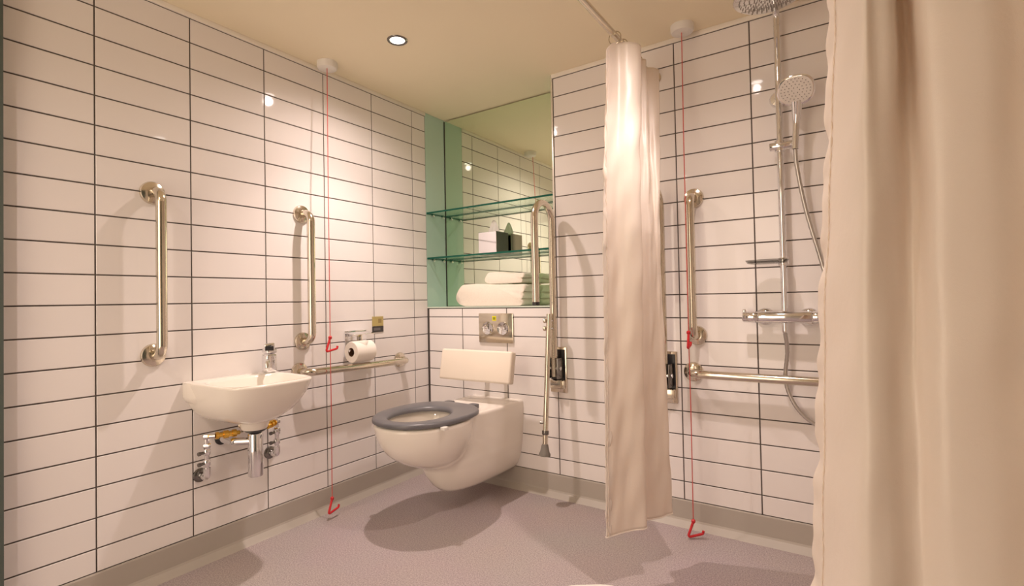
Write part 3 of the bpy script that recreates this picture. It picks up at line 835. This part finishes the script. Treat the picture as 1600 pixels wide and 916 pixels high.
obj('spray_plate', MB().lathe([(0.107, -0.002), (0.105, -0.0035), (0.0, -0.0035)], HC3, (0, 0, 1), 48), 'chrome', hd)
nz = MB()
for rr, cnt in ((0.012, 6), (0.028, 12), (0.044, 18), (0.060, 24), (0.076, 30), (0.092, 36)):
    for k in range(cnt):
        a = 2 * PI * k / cnt
        nz.lathe([(0.0026, 0), (0.0018, -0.0035)], (HC3[0] + rr * math.cos(a), HC3[1] + rr * math.sin(a), HC3[2] - 0.0035), (0, 0, 1), 6)
obj('spray_nozzles', nz, 'nozzle', hd, smooth=False, kind='stuff')
sl = MB().lathe([(0.0155, -0.034), (0.0165, -0.032), (0.0165, 0.040), (0.0145, 0.043)], (SX, -0.060, 1.540), (1, 0, 0), 22)
sl.lathe([(0.019, -0.020), (0.019, 0.020)], (SX, -0.056, 1.540), (0, 0, 1), 20)
obj('height_slider', sl, 'chrome', t)
obj('hose_outlet', MB().lathe([(0.011, 0.870), (0.011, 0.850), (0.0095, 0.835)], (SX, -0.066, 0), (0, 0, 1), 16), 'chrome', t)

# hand shower with hose
t = thing('hand_shower', 'chrome hand shower with pale spray face and ribbed hose', 'hand shower', (SX + 0.045, -0.075, 1.54))
HH = Vector((SX + 0.062, -0.130, 1.715))
hn = Vector((-0.10, -0.90, -0.40)).normalized()
xax = Vector((1, 0, 0)); xax = (xax - hn * xax.dot(hn)).normalized(); yax = hn.cross(xax) * -1
if yax.z < 0: yax = -yax
def shead(rx, ry, d, n=40): return [HH + xax * rx * math.copysign(abs(math.cos(2 * PI * k / n)) ** 0.8, math.cos(2 * PI * k / n)) + yax * ry * math.copysign(abs(math.sin(2 * PI * k / n)) ** 0.85, math.sin(2 * PI * k / n)) + hn * d for k in range(n)]
obj('head_shell', MB().loft([shead(0.030, 0.026, -0.026), shead(0.052, 0.044, -0.020), shead(0.060, 0.052, -0.009), shead(0.061, 0.053, 0.0), shead(0.056, 0.048, 0.003)]), 'chrome', t)
fc = obj('spray_face', MB().loft([shead(0.055, 0.047, 0.0025), shead(0.054, 0.046, 0.0042), shead(0.02, 0.018, 0.0046)], True, False, True), 'spray', t)
nz = MB()
for rr, cnt in ((0.012, 6), (0.024, 12), (0.036, 18), (0.047, 24)):
    for k in range(cnt):
        a = 2 * PI * k / cnt
        nz.lathe([(0.0021, 0), (0.0015, 0.003)], HH + xax * rr * math.cos(a) + yax * rr * 0.85 * math.sin(a) + hn * 0.0040, hn, 6)
obj('face_nozzles', nz, 'nozzle', fc, smooth=False, kind='stuff')
hbot = Vector((SX + 0.052, -0.088, 1.512)); htop = HH - yax * 0.040 - hn * 0.008
obj('handle', MB().tube(spline([htop, htop.lerp(hbot, 0.35) + Vector((0, 0.010, 0)), htop.lerp(hbot, 0.7) + Vector((0, 0.006, 0)), hbot], 6), [0.020 - 0.0085 * min(1, k / 7) for k in range(19)], 18), 'chrome', t)
hose = spline([hbot, (SX + 0.056, -0.078, 1.44), (SX + 0.080, -0.06, 1.28), (SX + 0.125, -0.05, 1.08), (SX + 0.165, -0.045, 0.86), (SX + 0.185, -0.042, 0.66), (SX + 0.165, -0.038, 0.525),
               (SX + 0.105, -0.035, 0.488), (SX + 0.035, -0.034, 0.540), (SX - 0.005, -0.034, 0.640), (SX + 0.004, -0.050, 0.76), (SX, -0.066, 0.838)], 14)
rad = [0.0068 if k % 2 else 0.0078 for k in range(len(hose))]
obj('hose', MB().tube(hose, rad, 12), 'hose', t)

# clear soap dish clipped to the riser
t = thing('soap_dish', 'clear oval soap dish clipped to the shower riser', 'soap dish', (SX, -0.056, 1.10))
def oval(rx, ry, z, cx=SX - 0.050, cy=-0.105, n=36): return [(cx + rx * math.cos(2 * PI * k / n), cy + ry * math.sin(2 * PI * k / n), z) for k in range(n)]
obj('tray', MB().loft([oval(0.055, 0.038, 1.094), oval(0.066, 0.050, 1.096), oval(0.074, 0.058, 1.108), oval(0.071, 0.055, 1.108), oval(0.062, 0.047, 1.099), oval(0.03, 0.02, 1.099)]), 'acrylic', t)
obj('clip', MB().lathe([(0.017, 1.088), (0.018, 1.092), (0.018, 1.112), (0.017, 1.116)], (SX, -0.056, 0), (0, 0, 1), 20), 'chrome', t)

# ------------------------------------------------------------------ curtain rail and curtains
RX, RZ, RY = 1.372, 1.945, -1.300
t = thing('curtain_rail', 'L-shaped steel shower curtain rail below the ceiling', 'curtain rail', (RX, 0.0, RZ))
obj('rail_tube', MB().tube(fillet([(RX, -0.003, RZ), (RX, RY, RZ), (XR - 0.003, RY, RZ)], 0.08, 10), 0.0115, 18), 'stainless', t)
obj('wall_flange', MB().lathe([(0.030, 0.0), (0.030, 0.005), (0.020, 0.010), (0.014, 0.014)], (RX, 0, RZ), (0, -1, 0), 28), 'stainless', t)
obj('wall_flange', MB().lathe([(0.030, 0.0), (0.030, 0.005), (0.020, 0.010), (0.014, 0.014)], (XR, RY, RZ), (-1, 0, 0), 28), 'stainless', t)
def ring_on(p, ax, parent):
    a = Vector(ax); b = Vector((0, 0, 1))
    pts = [Vector(p) + Vector((0, 0, -0.009)) + (0.0235 * math.cos(2 * PI * k / 20)) * a.cross(b) + (0.0235 * math.sin(2 * PI * k / 20)) * b for k in range(21)]
    return obj('curtain_ring', MB().tube(pts, 0.0018, 8), 'stainless', parent)

def cloth(name, keys, zt_f, zb_f, nu, nv, mat, parent, crinkle=0.0, edge=0.0, seed=1, edge_w=0.11):
    """surface through plan paths given at several heights; keys = [(s, points)], s from 0 (top) to 1 (hem)"""
    C_ = [(k, spline([(p[0], p[1], 0) for p in pts], nu)) for k, pts in keys]
    rnd = random.Random(seed); ph = [rnd.uniform(0, 6.28) for _ in range(10)]
    n = len(C_[0][1]); vs = []; fs = []
    def plan(s):
        for (k0, a), (k1, b) in zip(C_, C_[1:]):
            if s <= k1 + 1e-9:
                w = (s - k0) / (k1 - k0); w = 0.5 * w + 0.5 * w * w * (3 - 2 * w)
                return [p.lerp(q, w) for p, q in zip(a, b)]
        return C_[-1][1]
    for j in range(nv + 1):
        s = j / nv; P = plan(s)
        for i in range(n):
            u = i / (n - 1); p = P[i]
            tn = (P[min(n - 1, i + 1)] - P[max(0, i - 1)]).normalized(); nr = Vector((-tn.y, tn.x, 0))
            d = crinkle * (math.sin(17 * u + 5 * s + ph[0]) * math.sin(9 * s + ph[1]) + 0.6 * math.sin(41 * u + 13 * s + ph[2]) * math.sin(23 * s + 7 * u + ph[3]) + 0.35 * math.sin(61 * s + ph[4] + 20 * u))
            if edge:
                e = max(0.0, 1 - u / edge_w) ** 0.7
                d += edge * e * (0.7 * math.sin(95 * s + 30 * u + ph[5]) + 0.6 * math.sin(57 * s - 18 * u + ph[6]) + 0.5 * math.sin(150 * s + ph[7]))
                p = p + tn * edge * max(0, 1 - 1.5 * u / edge_w) * (0.7 * math.sin(140 * s) + 0.8 * math.sin(83 * s + 1))
            q = p + nr * d * min(1.0, 4 * s + 0.1)
            vs.append((q.x, q.y, zt_f(u) * (1 - s) + zb_f(u) * s))
    for j in range(nv):
        for i in range(n - 1):
            fs.append((j * n + i, j * n + i + 1, (j + 1) * n + i + 1, (j + 1) * n + i))
    o = obj(name, MB().add(vs, fs), mat, parent, angle=180)
    md = o.modifiers.new('thick', 'SOLIDIFY'); md.thickness = 0.0012
    # stitched hems: a fine ruched cord down the free edge and along the bottom
    hem = []
    for j in range(0, nv + 1):
        v = Vector(vs[j * n + int(n * edge_w)]); w = Vector(vs[j * n + int(n * edge_w) + 1]); tn = (w - v).normalized()
        hem.append(v + Vector((tn.y, -tn.x, 0)) * 0.0016 + tn * 0.0012 * math.sin(j * 2.1))
    obj('side_hem', MB().tube(hem, [0.0013 + 0.0007 * math.sin(j * 1.7) for j in range(nv + 1)], 6), mat, o)
    obj('bottom_hem', MB().tube([Vector(vs[nv * n + i]) for i in range(n)], 0.0022, 6), mat, o)
    return o

# narrow curtain bunched on the leg of the rail that runs to the back wall
t = thing('shower_curtain', 'narrow cream shower curtain bunched beside the toilet', 'curtain', (RX, -0.25, RZ), 'cream shower curtains')
topP = [(1.372, -0.548), (1.366, -0.528), (1.368, -0.490), (1.382, -0.460), (1.414, -0.444), (1.440, -0.412), (1.440, -0.372), (1.415, -0.345), (1.398, -0.325), (1.410, -0.300), (1.428, -0.285), (1.418, -0.258), (1.412, -0.240), (1.440, -0.222), (1.452, -0.195)]
midP = [(1.372, -0.588), (1.366, -0.598), (1.385, -0.570), (1.398, -0.545), (1.418, -0.535), (1.445, -0.525), (1.462, -0.495), (1.450, -0.462), (1.435, -0.435), (1.450, -0.418), (1.468, -0.412), (1.470, -0.390), (1.475, -0.372), (1.486, -0.372), (1.490, -0.358)]
botP = [(1.376, -0.606), (1.366, -0.626), (1.378, -0.606), (1.392, -0.580), (1.410, -0.552), (1.430, -0.524), (1.452, -0.494), (1.450, -0.470), (1.432, -0.448), (1.432, -0.430), (1.450, -0.408), (1.465, -0.385), (1.480, -0.358), (1.494, -0.332), (1.498, -0.315)]
def sstep(a, b, x):
    x = min(1, max(0, (x - a) / (b - a))); return x * x * (3 - 2 * x)
cl = cloth('curtain_cloth', [(0, topP), (0.40, midP), (1, botP)], lambda u: 1.916 - 0.066 * (1 - sstep(0.0, 0.20, u)) - 0.022 * sstep(0.5, 1.0, u), lambda u: 0.17, 9, 160, 'curtain', t, 0.0032, 0.0034, 3)
for k, yy in enumerate((-0.462, -0.392, -0.335, -0.282, -0.228)):
    ring_on((RX, yy, RZ), (0, 1, 0), t)

# wide curtain in the foreground on the other leg
t = thing('shower_curtain', 'wide cream shower curtain hanging in the foreground at right', 'curtain', (2.2, RY, RZ), 'cream shower curtains')
railW = [(2.060, -1.270), (2.056, -1.282), (2.064, -1.295), (2.080, -1.310), (2.098, -1.322), (2.110, -1.325), (2.120, -1.310), (2.130, -1.285), (2.142, -1.275), (2.155, -1.300), (2.180, -1.325), (2.22, -1.318), (2.262, -1.290), (2.30, -1.275), (2.34, -1.300), (2.39, -1.322), (2.44, -1.290), (2.485, -1.280)]
topW = [(2.055, -1.105), (2.047, -1.130), (2.058, -1.195), (2.073, -1.275), (2.088, -1.342), (2.096, -1.356), (2.104, -1.344), (2.124, -1.330), (2.134, -1.255), (2.150, -1.240), (2.158, -1.318), (2.22, -1.325), (2.262, -1.290), (2.30, -1.275), (2.34, -1.300), (2.39, -1.322), (2.44, -1.290), (2.485, -1.280)]
loW = [(2.020, -1.095), (2.010, -1.125), (2.022, -1.195), (2.044, -1.275), (2.066, -1.345), (2.082, -1.365), (2.104, -1.352), (2.122, -1.325), (2.138, -1.318), (2.150, -1.328), (2.172, -1.340), (2.215, -1.332), (2.258, -1.305), (2.30, -1.285), (2.34, -1.300), (2.39, -1.318), (2.44, -1.300), (2.485, -1.290)]
botW = [(1.990, -1.090), (1.980, -1.120), (1.994, -1.195), (2.018, -1.275), (2.044, -1.345), (2.064, -1.368), (2.092, -1.360), (2.116, -1.345), (2.134, -1.335), (2.150, -1.335), (2.172, -1.340), (2.21, -1.335), (2.255, -1.312), (2.30, -1.290), (2.34, -1.300), (2.39, -1.318), (2.44, -1.300), (2.485, -1.290)]
cloth('curtain_cloth', [(0, railW), (0.22, topW), (0.62, loW), (1, botW)], lambda u: 1.916, lambda u: 0.17, 10, 240, 'curtain', t, 0.0022, 0.0052, 8, 0.13)
for k in range(7):
    ring_on((2.06 + 0.068 * k, RY, RZ), (1, 0, 0), t)

# ------------------------------------------------------------------ white pedal bin at the bottom edge of the frame
bx, by = 1.560, -1.155
t = thing('waste_bin', 'small white waste bin standing on the floor at the bottom edge', 'bin', (bx, by, 0.0))
def rr_ring(w, d, z, e=3.6, n=48):
    th = math.radians(-35)
    out = []
    for k in range(n):
        c, s = math.cos(2 * PI * k / n), math.sin(2 * PI * k / n)
        x = w * math.copysign(abs(c) ** (2 / e), c); y = d * math.copysign(abs(s) ** (2 / e), s)
        out.append((bx + x * math.cos(-th) - y * math.sin(-th), by + x * math.sin(-th) + y * math.cos(-th), z))
    return out
obj('bin_body', MB().loft([rr_ring(0.072, 0.072, 0.0), rr_ring(0.076, 0.076, 0.006), rr_ring(0.088, 0.088, 0.245)]), 'white_plastic', t)
obj('bin_lid', MB().loft([rr_ring(0.090, 0.090, 0.2455), rr_ring(0.092, 0.092, 0.250), rr_ring(0.091, 0.091, 0.262), rr_ring(0.084, 0.084, 0.270), rr_ring(0.05, 0.05, 0.273)]), 'white_plastic', t)
